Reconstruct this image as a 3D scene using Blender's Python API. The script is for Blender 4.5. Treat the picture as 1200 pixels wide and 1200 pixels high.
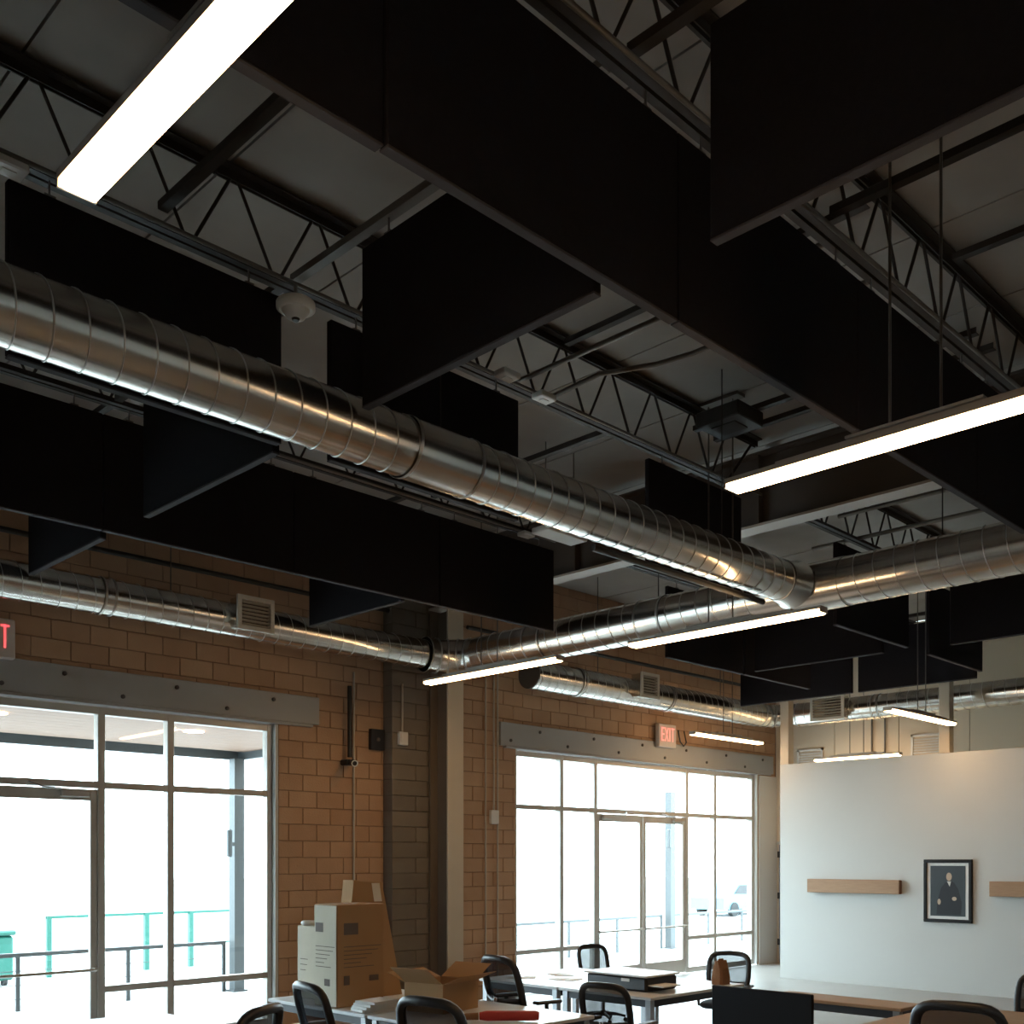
import bpy, bmesh, math, random
from mathutils import Vector, Matrix
random.seed(7)
PI = math.pi
scene = bpy.context.scene
for o in list(bpy.data.objects): bpy.data.objects.remove(o)
C = scene.collection

# ------------------------------------------------------------------ camera, sky, exposure
EYE = 2.0
cd = bpy.data.cameras.new('camera'); cam = bpy.data.objects.new('camera', cd); C.objects.link(cam)
cam.location = (0, 0, EYE); cam.rotation_euler = (PI/2, 0, -PI/4)
cd.sensor_width = 36; cd.lens = 37.2; cd.shift_y = 0.34; cd.clip_end = 300
scene.camera = cam
w = bpy.data.worlds.new('sky'); scene.world = w; w.use_nodes = True
bg = w.node_tree.nodes['Background']; bg.inputs[0].default_value = (0.72, 0.90, 1.0, 1); bg.inputs[1].default_value = 6.5
vs = scene.view_settings
vs.view_transform = 'Standard'; vs.look = 'None'; vs.gamma = 1; vs.exposure = 1.25; vs.use_curve_mapping = False
LAMP = 15.0

# ------------------------------------------------------------------ materials
MT = {}
def mat(name, col, rough=0.6, metal=0.0, col2=None, scale=6.0, bump=0.0, bscale=60.0, spec=0.5, rnd=0.0, stretch=None):
    m = bpy.data.materials.new(name); m.use_nodes = True
    nt = m.node_tree; b = nt.nodes['Principled BSDF']
    b.inputs['Roughness'].default_value = rough; b.inputs['Metallic'].default_value = metal
    b.inputs['Specular IOR Level'].default_value = spec
    c2 = col2 or tuple(c*0.82 for c in col)
    geo = nt.nodes.new('ShaderNodeNewGeometry')
    vec = geo.outputs['Position']
    if stretch:
        mp = nt.nodes.new('ShaderNodeMapping'); mp.inputs['Scale'].default_value = stretch
        nt.links.new(vec, mp.inputs[0]); vec = mp.outputs[0]
    nz = nt.nodes.new('ShaderNodeTexNoise'); nz.inputs['Scale'].default_value = scale; nz.inputs['Detail'].default_value = 4
    nt.links.new(vec, nz.inputs['Vector'])
    mx = nt.nodes.new('ShaderNodeMix'); mx.data_type = 'RGBA'
    mx.inputs[6].default_value = (*col, 1); mx.inputs[7].default_value = (*c2, 1)
    fac = nz.outputs['Fac']
    if rnd:
        oi = nt.nodes.new('ShaderNodeObjectInfo'); ad = nt.nodes.new('ShaderNodeMath'); ad.operation = 'MULTIPLY_ADD'
        ad.inputs[1].default_value = rnd; nt.links.new(oi.outputs['Random'], ad.inputs[0]); nt.links.new(fac, ad.inputs[2]); 
        sb = nt.nodes.new('ShaderNodeMath'); sb.operation = 'SUBTRACT'; sb.use_clamp = True; sb.inputs[1].default_value = rnd/2
        nt.links.new(ad.outputs[0], sb.inputs[0]); fac = sb.outputs[0]
    nt.links.new(fac, mx.inputs[0]); nt.links.new(mx.outputs[2], b.inputs['Base Color'])
    if bump:
        n2 = nt.nodes.new('ShaderNodeTexNoise'); n2.inputs['Scale'].default_value = bscale; n2.inputs['Detail'].default_value = 3
        nt.links.new(vec, n2.inputs['Vector'])
        bp = nt.nodes.new('ShaderNodeBump'); bp.inputs['Strength'].default_value = bump; bp.inputs['Distance'].default_value = 0.01
        nt.links.new(n2.outputs['Fac'], bp.inputs['Height']); nt.links.new(bp.outputs[0], b.inputs['Normal'])
    MT[name] = m; return m
def emis(name, col, s):
    m = bpy.data.materials.new(name); m.use_nodes = True
    b = m.node_tree.nodes['Principled BSDF']; b.inputs['Base Color'].default_value = (.8, .8, .8, 1)
    b.inputs['Emission Color'].default_value = (*col, 1); b.inputs['Emission Strength'].default_value = s
    MT[name] = m; return m
def seethrough(name, col, clear, rough=0.5, glossy=False):
    m = bpy.data.materials.new(name); m.use_nodes = True; nt = m.node_tree
    nt.nodes.remove(nt.nodes['Principled BSDF']); out = nt.nodes['Material Output']
    t = nt.nodes.new('ShaderNodeBsdfTransparent'); mx = nt.nodes.new('ShaderNodeMixShader')
    if glossy:
        g = nt.nodes.new('ShaderNodeBsdfGlossy'); g.inputs['Roughness'].default_value = rough
        lw = nt.nodes.new('ShaderNodeLayerWeight'); pw = nt.nodes.new('ShaderNodeMath'); pw.operation = 'POWER'; pw.inputs[1].default_value = 4.0
        fr = nt.nodes.new('ShaderNodeMath'); fr.operation = 'MULTIPLY_ADD'; fr.inputs[1].default_value = .8; fr.inputs[2].default_value = .03
        lw.inputs[0].default_value = .5; nt.links.new(lw.outputs['Facing'], pw.inputs[0]); nt.links.new(pw.outputs[0], fr.inputs[0])
        t.inputs[0].default_value = (*col, 1); nt.links.new(fr.outputs[0], mx.inputs[0])
        nt.links.new(t.outputs[0], mx.inputs[1]); nt.links.new(g.outputs[0], mx.inputs[2])
    else:
        g = nt.nodes.new('ShaderNodeBsdfDiffuse'); g.inputs[0].default_value = (*col, 1)
        mx.inputs[0].default_value = clear
        nt.links.new(g.outputs[0], mx.inputs[1]); nt.links.new(t.outputs[0], mx.inputs[2])
    nt.links.new(mx.outputs[0], out.inputs[0]); MT[name] = m; return m

mat('brick', (.46, .295, .185), .9, col2=(.37, .225, .14), scale=3.5, bump=.35, bscale=45, rnd=.7, spec=.15)
mat('mortar', (.29, .19, .125), .95, spec=.1, bump=.3)
mat('grey_block', (.21, .18, .145), .92, col2=(.15, .13, .105), scale=4, bump=.4, bscale=50, rnd=.5, spec=.15)
mat('lintel', (.34, .34, .33), .55, col2=(.29, .29, .28), scale=2.5, spec=.4)
mat('bolt', (.09, .085, .08), .5, metal=.6)
mat('alu', (.46, .44, .40), .42, metal=.2, scale=3)
mat('white_plaster', (.52, .52, .50), .85, col2=(.49, .49, .47), scale=1.2, spec=.2)
mat('beige_wall', (.66, .57, .44), .85, col2=(.61, .52, .40), scale=1, spec=.2)
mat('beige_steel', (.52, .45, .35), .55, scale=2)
mat('deck', (.36, .33, .30), .75, col2=(.25, .23, .21), scale=2.2, spec=.25, bump=.1, bscale=9)
mat('joist', (.036, .03, .026), .6, col2=(.027, .022, .019), scale=5, spec=.3)
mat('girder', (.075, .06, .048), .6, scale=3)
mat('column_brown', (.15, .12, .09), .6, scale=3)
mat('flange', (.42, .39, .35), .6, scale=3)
mat('fabric', (.017, .015, .017), .95, col2=(.011, .010, .012), scale=30, bump=.3, bscale=300, spec=.08)
mat('duct', (.72, .69, .64), .22, metal=1, col2=(.60, .58, .54), scale=9, bump=.06, bscale=14)
mat('duct_seam', (.50, .48, .45), .35, metal=1, scale=8)
mat('duct_dark', (.07, .065, .06), .7)
mat('fabric_lit_edge', (.06, .056, .058), .9, spec=.1)  # paler fabric: light on the baffle undersides put into colour
mat('grille', (.62, .58, .50), .5); mat('grille_slat', (.30, .27, .22), .6)
mat('rod', (.16, .14, .12), .4, metal=.7)
mat('conduit', (.17, .155, .14), .5, metal=.4)
mat('pale_conduit', (.50, .45, .38), .5, metal=.2)
mat('lamp_body', (.45, .42, .38), .4, metal=.6)
emis('lamp_glow', (1.0, .62, .30), LAMP)
mat('white_plastic', (.72, .70, .66), .5); mat('grey_plastic', (.34, .33, .32), .5)
mat('black_plastic', (.018, .018, .02), .45); mat('screen_black', (.006, .006, .009), .6, spec=.2); mat('black_metal', (.02, .02, .02), .5)
mat('chair_black', (.02, .022, .027), .42, spec=.5)
mat('chair_cloth', (.018, .02, .025), .9)
mat('chrome', (.6, .62, .64), .25, metal=1)
seethrough('chair_mesh', (.025, .027, .032), .16)
seethrough('glass', (.97, .99, .985), 0, rough=.02, glossy=True)
mat('floor', (.33, .32, .30), .35, col2=(.26, .25, .235), scale=1.5, spec=.5)
mat('cardboard', (.40, .245, .13), .85, col2=(.36, .215, .11), scale=3, spec=.15)
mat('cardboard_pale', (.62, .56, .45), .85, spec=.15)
mat('ink', (.13, .10, .085), .8); mat('label_paper', (.75, .70, .62), .7)
mat('desk_white', (.74, .75, .76), .35, spec=.5)
mat('desk_wood', (.40, .255, .15), .5, col2=(.30, .18, .10), scale=5, stretch=(6, 1, 6))
mat('desk_dark', (.03, .03, .038), .5); mat('desk_leg', (.45, .46, .48), .4, metal=.6)
mat('wood_beam', (.36, .215, .12), .65, col2=(.25, .14, .075), scale=7, stretch=(8, 1, 8))
mat('wood_end', (.16, .085, .045), .8)
mat('frame_black', (.006, .005, .005), .5, spec=.25); mat('mat_board', (.70, .70, .68), .7)
mat('portrait_ground', (.035, .045, .052), .6, col2=(.02, .027, .033), scale=5)
mat('portrait_suit', (.012, .015, .02), .7); mat('portrait_skin', (.48, .36, .26), .7); mat('portrait_shirt', (.6, .58, .54), .7)
mat('red_tube', (.50, .045, .04), .5); mat('paper', (.78, .77, .74), .7); mat('brown_bag', (.26, .13, .06), .8)
mat('exit_box', (.58, .52, .47), .5); emis('exit_red', (1.0, .045, .06), .5)
mat('concrete_out', (.42, .42, .41), .9, scale=2)
mat('soffit', (.27, .165, .115), .7, col2=(.22, .13, .09), scale=4, stretch=(.6, 6, 1))
mat('steel_out', (.06, .07, .075), .5, scale=3); mat('green_paint', (.01, .10, .075), .5)
mat('door_grey', (.20, .21, .23), .5); mat('leaf', (.05, .10, .035), .7); mat('bark', (.12, .09, .06), .9)
mat('car_paint', (.10, .22, .30), .3, spec=.6); mat('tyre', (.02, .02, .02), .8)

# ------------------------------------------------------------------ mesh helper
class MB:
    def __init__(s): s.v = []; s.f = []; s.sm = []
    def add(s, vs, fs, smooth=False):
        n = len(s.v); s.v += [tuple(v) for v in vs]; s.f += [tuple(i+n for i in f) for f in fs]; s.sm += [smooth]*len(fs); return s
    def box(s, x0, x1, y0, y1, z0, z1, M=None):
        vs = [Vector((x, y, z)) for z in (z0, z1) for y in (y0, y1) for x in (x0, x1)]
        if M is not None: vs = [M @ v for v in vs]
        return s.add(vs, [(0,2,3,1), (4,5,7,6), (0,1,5,4), (2,6,7,3), (0,4,6,2), (1,3,7,5)])
    def cbox(s, x0, x1, y0, y1, z0, z1, c=.006, M=None):          # box with chamfered edges
        a, b = Vector((x0, y0, z0)), Vector((x1, y1, z1)); vs = []; idx = {}
        for sx in (0, 1):
            for sy in (0, 1):
                for sz in (0, 1):
                    for ax in range(3):
                        p = [(b if q else a)[i] for i, q in enumerate((sx, sy, sz))]
                        for i, q in enumerate((sx, sy, sz)):
                            if i != ax: p[i] += -c if q else c
                        idx[(sx, sy, sz, ax)] = len(vs); vs.append(Vector(p))
        fs = []
        for ax in range(3):
            o = [i for i in range(3) if i != ax]
            for q in (0, 1):
                def k(u, v_):
                    t = [0, 0, 0]; t[ax] = q; t[o[0]] = u; t[o[1]] = v_; return idx[(*t, ax)]
                f = [k(0,0), k(1,0), k(1,1), k(0,1)]
                if (q == 0) ^ (ax == 1): f.reverse()
                fs.append(f)
        for ax in range(3):                                           # edges running along ax
            o = [i for i in range(3) if i != ax]
            for u in (0, 1):
                for v_ in (0, 1):
                    def k(e, n):
                        t = [0, 0, 0]; t[ax] = e; t[o[0]] = u; t[o[1]] = v_; return idx[(*t, n)]
                    fs.append([k(0, o[0]), k(1, o[0]), k(1, o[1]), k(0, o[1])])
        for sx in (0, 1):
            for sy in (0, 1):
                for sz in (0, 1): fs.append([idx[(sx, sy, sz, a_)] for a_ in range(3)])
        if M is not None: vs = [M @ v for v in vs]
        return s.add(vs, fs)
    def sweep(s, pts, r, n=12, caps=True, smooth=True, closed=False):
        pts = [Vector(p) for p in pts]; N = len(pts); rs = r if isinstance(r, (list, tuple)) else [r]*N
        tang = []
        for i in range(N):
            a = pts[(i-1) % N] if (i > 0 or closed) else pts[i]; b = pts[(i+1) % N] if (i < N-1 or closed) else pts[i]
            tang.append((b-a).normalized())
        t0 = tang[0]; up = Vector((0, 0, 1)) if abs(t0.z) < .9 else Vector((1, 0, 0))
        u = (up - t0*up.dot(t0)).normalized(); vs = []
        for i in range(N):
            t = tang[i]; u = (u - t*u.dot(t)).normalized(); v_ = t.cross(u)
            for k in range(n):
                a = 2*PI*k/n; vs.append(pts[i] + (u*math.cos(a) + v_*math.sin(a))*rs[i])
        fs = []
        for i in range(N if closed else N-1):
            j = (i+1) % N
            for k in range(n): fs.append((i*n+k, i*n+(k+1) % n, j*n+(k+1) % n, j*n+k))
        s.add(vs, fs, smooth)
        if caps and not closed:
            s.add(vs[:n], [tuple(reversed(range(n)))]); s.add(vs[-n:], [tuple(range(n))])
        return s
    def lathe(s, prof, n=20, M=None, smooth=True):                  # prof: (r, z) from bottom to top
        vs = [Vector((r*math.cos(2*PI*k/n), r*math.sin(2*PI*k/n), z)) for r, z in prof for k in range(n)]
        if M is not None: vs = [M @ v for v in vs]
        fs = [(i*n+k, i*n+(k+1) % n, (i+1)*n+(k+1) % n, (i+1)*n+k) for i in range(len(prof)-1) for k in range(n)]
        s.add(vs, fs, smooth); s.add(vs[:n], [tuple(reversed(range(n)))]); s.add(vs[-n:], [tuple(range(n))]); return s
    def poly(s, pts, thick):                                          # flat polygon with thickness vector
        n = len(pts); a = [Vector(p) for p in pts]; t = Vector(thick); b = [p+t for p in a]
        return s.add(a+b, [tuple(range(n))[::-1], tuple(range(n, 2*n))] + [(i, (i+1) % n, n+(i+1) % n, n+i) for i in range(n)])
    def mesh(s, name, m, off):
        me = bpy.data.meshes.new(name)
        me.from_pydata([(v[0]-off[0], v[1]-off[1], v[2]-off[2]) for v in s.v], [], s.f)
        for p, q in zip(me.polygons, s.sm): p.use_smooth = q
        bm = bmesh.new(); bm.from_mesh(me); bmesh.ops.recalc_face_normals(bm, faces=bm.faces); bm.to_mesh(me); bm.free()
        me.materials.append(MT[m]); return me
    def build(s, name, m, parent=None):
        xs, ys, zs = zip(*s.v)
        base = Vector(((min(xs)+max(xs))/2, (min(ys)+max(ys))/2, min(zs)))
        o = bpy.data.objects.new(name, s.mesh(name, m, base)); C.objects.link(o)
        if parent is not None: o.parent = parent; o.location = base - wloc(parent)
        else: o.location = base
        return o
def wloc(o):
    v = Vector(o.location)
    while o.parent: o = o.parent; v += o.location
    return v
def tag(o, label=None, cat=None, group=None, kind=None):
    if label: o['label'] = label
    if cat: o['category'] = cat
    if group: o['group'] = group
    if kind: o['kind'] = kind
    return o
def empty(name, loc, label=None, cat=None, group=None, kind=None):
    o = bpy.data.objects.new(name, None); C.objects.link(o); o.location = loc; o.empty_display_size = .1
    return tag(o, label, cat, group, kind)
def copy_tree(o, parent=None):
    c = o.copy(); C.objects.link(c); c.parent = parent
    for ch in list(o.children): copy_tree(ch, c)
    return c

# ------------------------------------------------------------------ the room shell
WALL_Y = 11.0; DECK = 6.22
XE = 18.3; XW = -4.0; YS = -4.0
tag(MB().box(XW, XE, YS, WALL_Y, -.2, 0).build('floor', 'floor'), 'polished grey concrete floor of the office', None, None, 'structure')
ceil = empty('ceiling', (7, 3.5, DECK), 'grey metal roof deck above the steel joists', None, None, 'structure')
x = XW
while x < XE:                                                        # deck panels with open joints between them
    x1 = min(x+1.22, XE); MB().box(x+.008, x1-.008, YS, WALL_Y+.3, DECK, DECK+.06).build('deck_panel', 'deck', ceil); x = x1
MB().box(XW, XE+.2, YS, WALL_Y+.3, DECK+.061, DECK+.12).build('deck_backing', 'joist', ceil)
tag(MB().box(XW-.2, XW, YS, WALL_Y+.2, 0, DECK).build('wall_west', 'white_plaster'), kind='structure')
tag(MB().box(XW-.2, XE+.2, YS-.2, YS, 0, DECK).build('wall_south', 'white_plaster'), kind='structure')

# brick wall: openings for the two storefront windows
WINS = [(0.42, 7.02), (11.08, 17.66)]; HEADZ = 3.65
wall = empty('wall_left', (7, WALL_Y+.1, 0), 'long tan concrete block wall holding the storefront windows', None, None, 'structure')
b = MB()
ins = .012
spans = [(XW, WINS[0][0]), (WINS[0][1], WINS[1][0]), (WINS[1][1], XE)]
for a0, a1 in spans: b.box(a0, a1, WALL_Y+ins, WALL_Y+.2, 0, HEADZ)
b.box(XW, XE, WALL_Y+ins, WALL_Y+.2, HEADZ, DECK)
b.build('mortar', 'mortar', wall)
BL, BH = .406, .2032
cells = []
nz_ = int(DECK/BH)+1
for r in range(nz_):
    z0, z1 = r*BH, min((r+1)*BH, DECK)
    if z1-z0 < .05: continue
    for c in range(-1, 60):
        x0 = XW + c*BL + (BL/2 if r % 2 else 0); x1 = x0+BL
        x0 = max(x0, XW); x1 = min(x1, XE)
        segs = [(x0, x1)]
        if z0 < HEADZ-.1:
            for wa, wb in WINS:
                ns = []
                for a, e in segs:
                    if e <= wa or a >= wb: ns.append((a, e)); continue
                    if a < wa: ns.append((a, wa))
                    if e > wb: ns.append((wb, e))
                segs = ns
        for a, e in segs:
            if e-a > .05: cells.append((a, e, z0, z1))
def seen(c):                                                         # how large a block stands in the photograph
    a, e, z0, z1 = c; X = (a+e)/2; Z = (z0+z1)/2 - EYE
    d = (X+WALL_Y)/1.414; px = 600+1240*(X-WALL_Y)/(X+WALL_Y); py = 1008-1240*Z/d
    if px < -20 or px > 915 or py > 1215 or py < 610: return 0
    if 8.55 < X < 9.75: return 0                                     # behind pilaster and column
    if a > 17.5 and Z < 1.65: return 0
    if 1.62 < Z < 1.98 and not 7.6 < X < 10.3: return 0              # behind the lintels
    if Z > 2.75: return .2/d
    if Z > 2.45: return .5/d
    return (e-a)/d
cells.sort(key=seen, reverse=True)
cache = {}
rest = MB(); 
for i, (a, e, z0, z1) in enumerate(cells):
    if i < 300:
        k = (round(e-a, 3), round(z1-z0, 3))
        if k not in cache:
            cache[k] = MB().cbox(-(e-a)/2+.005, (e-a)/2-.005, 0, .05, .005, z1-z0-.005, .004).mesh('brick', 'brick', (0, 0, 0))
        o = bpy.data.objects.new('brick', cache[k]); C.objects.link(o); o.parent = wall
        o.location = Vector(((a+e)/2, WALL_Y+random.uniform(-.002, .002), z0)) - Vector(wall.location)
    else:
        rest.cbox(a+.005, e-.005, WALL_Y, WALL_Y+.05, z0+.005, z1-.005, .004)
tag(rest.build('brick_field', 'brick', wall), kind='stuff')

# grey block pilaster and the steel column in front of it
pil = empty('wall_pilaster', (9.1, 10.9, 0), 'dark grey concrete block pilaster rising behind the beige steel column', None, None, 'structure')
MB().box(8.62, 9.68, 10.82, WALL_Y+.02, 0, DECK).build('mortar', 'grey_block', pil)
pm = {}
for r in range(30):
    z0 = r*BH
    for a, e in ([(8.6, 9.0), (9.0, 9.4), (9.4, 9.7)] if r % 2 else [(8.6, 9.2), (9.2, 9.7)]):
        k = round(e-a, 3)
        if k not in pm: pm[k] = MB().cbox(-k/2+.004, k/2-.004, 0, .19, .004, BH-.004, .004).mesh('block', 'grey_block', (0, 0, 0))
        o = bpy.data.objects.new('block', pm[k]); C.objects.link(o); o.parent = pil
        o.location = Vector(((a+e)/2, 10.8, z0)) - Vector(pil.location)
colm = empty('steel_column', (9.34, 10.5, 0), 'beige wide-flange steel column standing at the block pilaster', 'column')
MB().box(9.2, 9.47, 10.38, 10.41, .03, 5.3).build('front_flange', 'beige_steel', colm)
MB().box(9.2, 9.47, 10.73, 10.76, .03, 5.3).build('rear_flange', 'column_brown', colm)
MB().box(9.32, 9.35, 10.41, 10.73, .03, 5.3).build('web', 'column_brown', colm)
MB().box(9.13, 9.54, 10.33, 10.79, 0, .03).build('base_plate', 'girder', colm)

# lintels with bolts
for n, (a, e, lab) in enumerate([(-.1, 7.58, 'grey steel lintel plate with bolts over the window beside the stacked cartons'),
                                 (10.72, 18.14, 'grey steel lintel plate with bolts over the window by the white partition')]):
    t = empty(f'trim_{n+1}', ((a+e)/2, WALL_Y-.03, HEADZ), lab, None, None, 'structure')
    MB().cbox(a, e, WALL_Y-.05, WALL_Y-.003, HEADZ+.02, HEADZ+.36, .006).build('plate', 'lintel', t)
    MB().box(a+.1, e-.1, WALL_Y-.06, WALL_Y+.1, HEADZ-.012, HEADZ+.018).build('soffit_angle', 'lintel', t)
    k = 0; x = a+.2
    while x < e-.1:
        zc = HEADZ+(.27 if k % 2 else .10)
        MB().lathe([(.024, 0), (.024, .018), (.012, .024)], 8, Matrix.Translation((x, WALL_Y-.05, zc)) @ Matrix.Rotation(PI/2, 4, 'X')).build('bolt', 'bolt', t)
        k += 1; x += .62

# ------------------------------------------------------------------ storefront windows
def storefront(n, verts_x, door, lab):
    """verts_x: mullion centres; door: (x0, xm, x1)"""
    a, e = verts_x[0], verts_x[-1]; t = empty(f'window_{n}', ((a+e)/2, WALL_Y+.12, 0), lab, None, None, 'structure')
    y0, y1 = WALL_Y+.06, WALL_Y+.17
    def bar(x0, x1, z0, z1, nm): MB().cbox(x0, x1, y0, y1, z0, z1, .005).build(nm, 'alu', t)
    TR, LR = 2.80, .62
    for xa, xb in ((a-.058, a-.0355), (e+.0355, e+.078)): MB().box(xa, xb, WALL_Y-.002, y1, 0, 3.634).build('jamb', 'white_plaster', t)
    for k_, x in enumerate(verts_x): bar(x-.035-.005*(0<k_<len(verts_x)-1), x+.035+.005*(0<k_<len(verts_x)-1), 0, 3.63, 'mullion')
    for x0, x1 in zip(verts_x[:-1], verts_x[1:]):
        isdoor = door[0]-.01 <= x0 and x1 <= door[2]+.01
        bar(x0+.035, x1-.035, 3.55, 3.63, 'head_rail')
        bar(x0+.035, x1-.035, TR-.035, TR+.035, 'transom_rail')
        MB().box(x0+.03, x1-.03, y0+.05, y0+.062, TR+.03, 3.56).build('pane', 'glass', t)
        if not isdoor:
            bar(x0+.035, x1-.035, LR-.035, LR+.035, 'sill_rail'); bar(x0+.035, x1-.035, 0, .1, 'bottom_rail')
            MB().box(x0+.03, x1-.03, y0+.05, y0+.062, LR+.03, TR-.03).build('pane', 'glass', t)
            MB().box(x0+.03, x1-.03, y0+.05, y0+.062, .09, LR-.03).build('pane', 'glass', t)
    return t
def door_leaf(n, x0, x1, hinge, lab):
    t = empty(f'door_{n}', ((x0+x1)/2, WALL_Y+.11, 0), lab, None, None, 'structure')
    y0, y1 = WALL_Y+.075, WALL_Y+.13
    for a, e in ((x0, x0+.075), (x1-.075, x1)): MB().cbox(a, e, y0, y1, .02, 2.75, .005).build('stile', 'alu', t)
    MB().cbox(x0+.075, x1-.075, y0, y1, 2.63, 2.75, .005).build('top_rail', 'alu', t)
    MB().cbox(x0+.075, x1-.075, y0, y1, .02, .25, .005).build('bottom_rail', 'alu', t)
    MB().box(x0+.07, x1-.07, y0+.02, y0+.032, .24, 2.64).build('pane', 'glass', t)
    pb = MB().sweep([(x0+.03, y0-.06, .84), (x1-.03, y0-.06, .84)], .016, 8)
    for x in (x0+.04, x1-.04): pb.box(x-.015, x+.015, y0-.06, y0, .82, .86)
    pb.build('push_bar', 'alu', t)
    hx = x0+.1 if hinge == 'l' else x1-.1; s = 1 if hinge == 'l' else -1
    cl = MB().cbox(min(hx, hx+s*.3), max(hx, hx+s*.3), y0-.06, y0, 2.66, 2.73, .01).build('door_closer', 'alu', t)
    MB().sweep([(hx+s*.25, y0-.04, 2.74), (hx+s*.5, y0-.12, 2.745), (hx+s*.62, y0-.02, 2.80)], .01, 6).build('closer_arm', 'chrome', cl)
storefront(1, [.48, 1.64, 2.42, 4.88, 5.67, 6.94], (2.42, 3.65, 4.88), 'tall aluminium storefront window beside the stacked cartons')
door_leaf(1, 2.46, 3.64, 'l', 'glazed door leaf by the cartons window, the one farther from the cartons')
door_leaf(2, 3.66, 4.84, 'r', 'glazed door leaf with closer, the one nearer the cartons')
storefront(2, [11.13, 12.16, 12.97, 15.46, 16.33, 17.58], (12.97, 14.2, 15.46), 'tall aluminium storefront window next to the white partition')
door_leaf(3, 13.01, 14.2, 'l', 'glazed door leaf in the far window, the one nearer the steel column')
door_leaf(4, 14.22, 15.42, 'r', 'glazed door leaf in the far window, the one nearer the partition')
tag(MB().box(17.68, XE, WALL_Y-.03, WALL_Y-.003, 0, HEADZ-.03).build('trim_3', 'white_plaster'), 'white strip of wall between the window and the corner', kind='structure')  # plain white sheet over the block wall

# white partition, beige rear wall beyond it
PX = 15.95; PT = 3.62
tag(MB().box(PX, PX+.16, YS, 9.5, 0, PT).build('wall_partition', 'white_plaster'), 'white partition wall carrying the portrait, open above', kind='structure')
bw = empty('wall_back', (XE+.1, 3, 0), 'beige panelled end wall seen over the white partition', None, None, 'structure')
MB().box(XE+.02, XE+.2, YS, WALL_Y+.2, 0, DECK).build('backing', 'girder', bw)
y = YS
while y < WALL_Y-.01:
    y1 = min(y+1.25, WALL_Y); MB().box(XE, XE+.03, y+.006, y1-.006, 0, DECK).build('panel', 'beige_wall', bw); y = y1
for yc, lab in ((9.42, 'square beige post on the free end of the partition'), (6.7, 'square beige post on the partition beside the tilted pendant lamp')):
    p = empty('partition_post', (PX+.08, yc, PT), lab, 'post')
    MB().cbox(PX, PX+.16, yc-.08, yc+.08, PT+.002, DECK-.01, .006).build('shaft', 'beige_steel', p)
    MB().box(PX-.01, PX+.17, yc-.09, yc+.09, PT, PT+.015).build('foot_plate', 'beige_steel', p)
d5 = empty('door_5', (XE, 10.4, 0), 'grey steel door in the corner behind the white partition', None, None, 'structure')
MB().cbox(XE-.05, XE-.006, 9.88, 10.9, .01, 2.3, .005).build('leaf', 'door_grey', d5)
for z in (.35, 1.25, 2.05): MB().box(XE-.07, XE-.05, 10.86, 10.92, z, z+.12).build('hinge', 'black_metal', d5)
MB().box(XE-.05, XE-.004, 9.8, 10.96, 2.31, 2.36).build('door_frame', 'white_plaster', d5)
for yc, zc, lab in ((10.25, 3.85, 'white wall grille on the beige wall near the corner'), (8.0, 3.95, 'white wall grille on the beige wall behind the tall post')):
    g = empty('wall_grille', (XE-.02, yc, zc-.25), lab, 'vent')
    f = MB(); s = .27
    f.box(XE-.03, XE-.002, yc-s, yc+s, zc-s, zc-s+.04).box(XE-.03, XE-.002, yc-s, yc+s, zc+s-.04, zc+s)
    f.box(XE-.03, XE-.002, yc-s, yc-s+.04, zc-s, zc+s).box(XE-.03, XE-.002, yc+s-.04, yc+s, zc-s, zc+s); f.build('frame', 'white_plastic', g)
    l = MB()
    for k in range(9): l.box(XE-.022, XE-.004, yc-s+.04, yc+s-.04, zc-.21+k*.047, zc-.185+k*.047)
    l.build('louvers', 'white_plastic', g)
for yc, lab in ((9.0, 'thin conduit on the beige wall, the one nearer the corner'), (8.75, 'thin conduit on the beige wall, the one further from the corner')):
    tag(MB().sweep([(XE-.025, yc, 2.5), (XE-.025, yc, 4.75)], .016, 8).build('wall_conduit', 'conduit'), lab, 'conduit')

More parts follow.
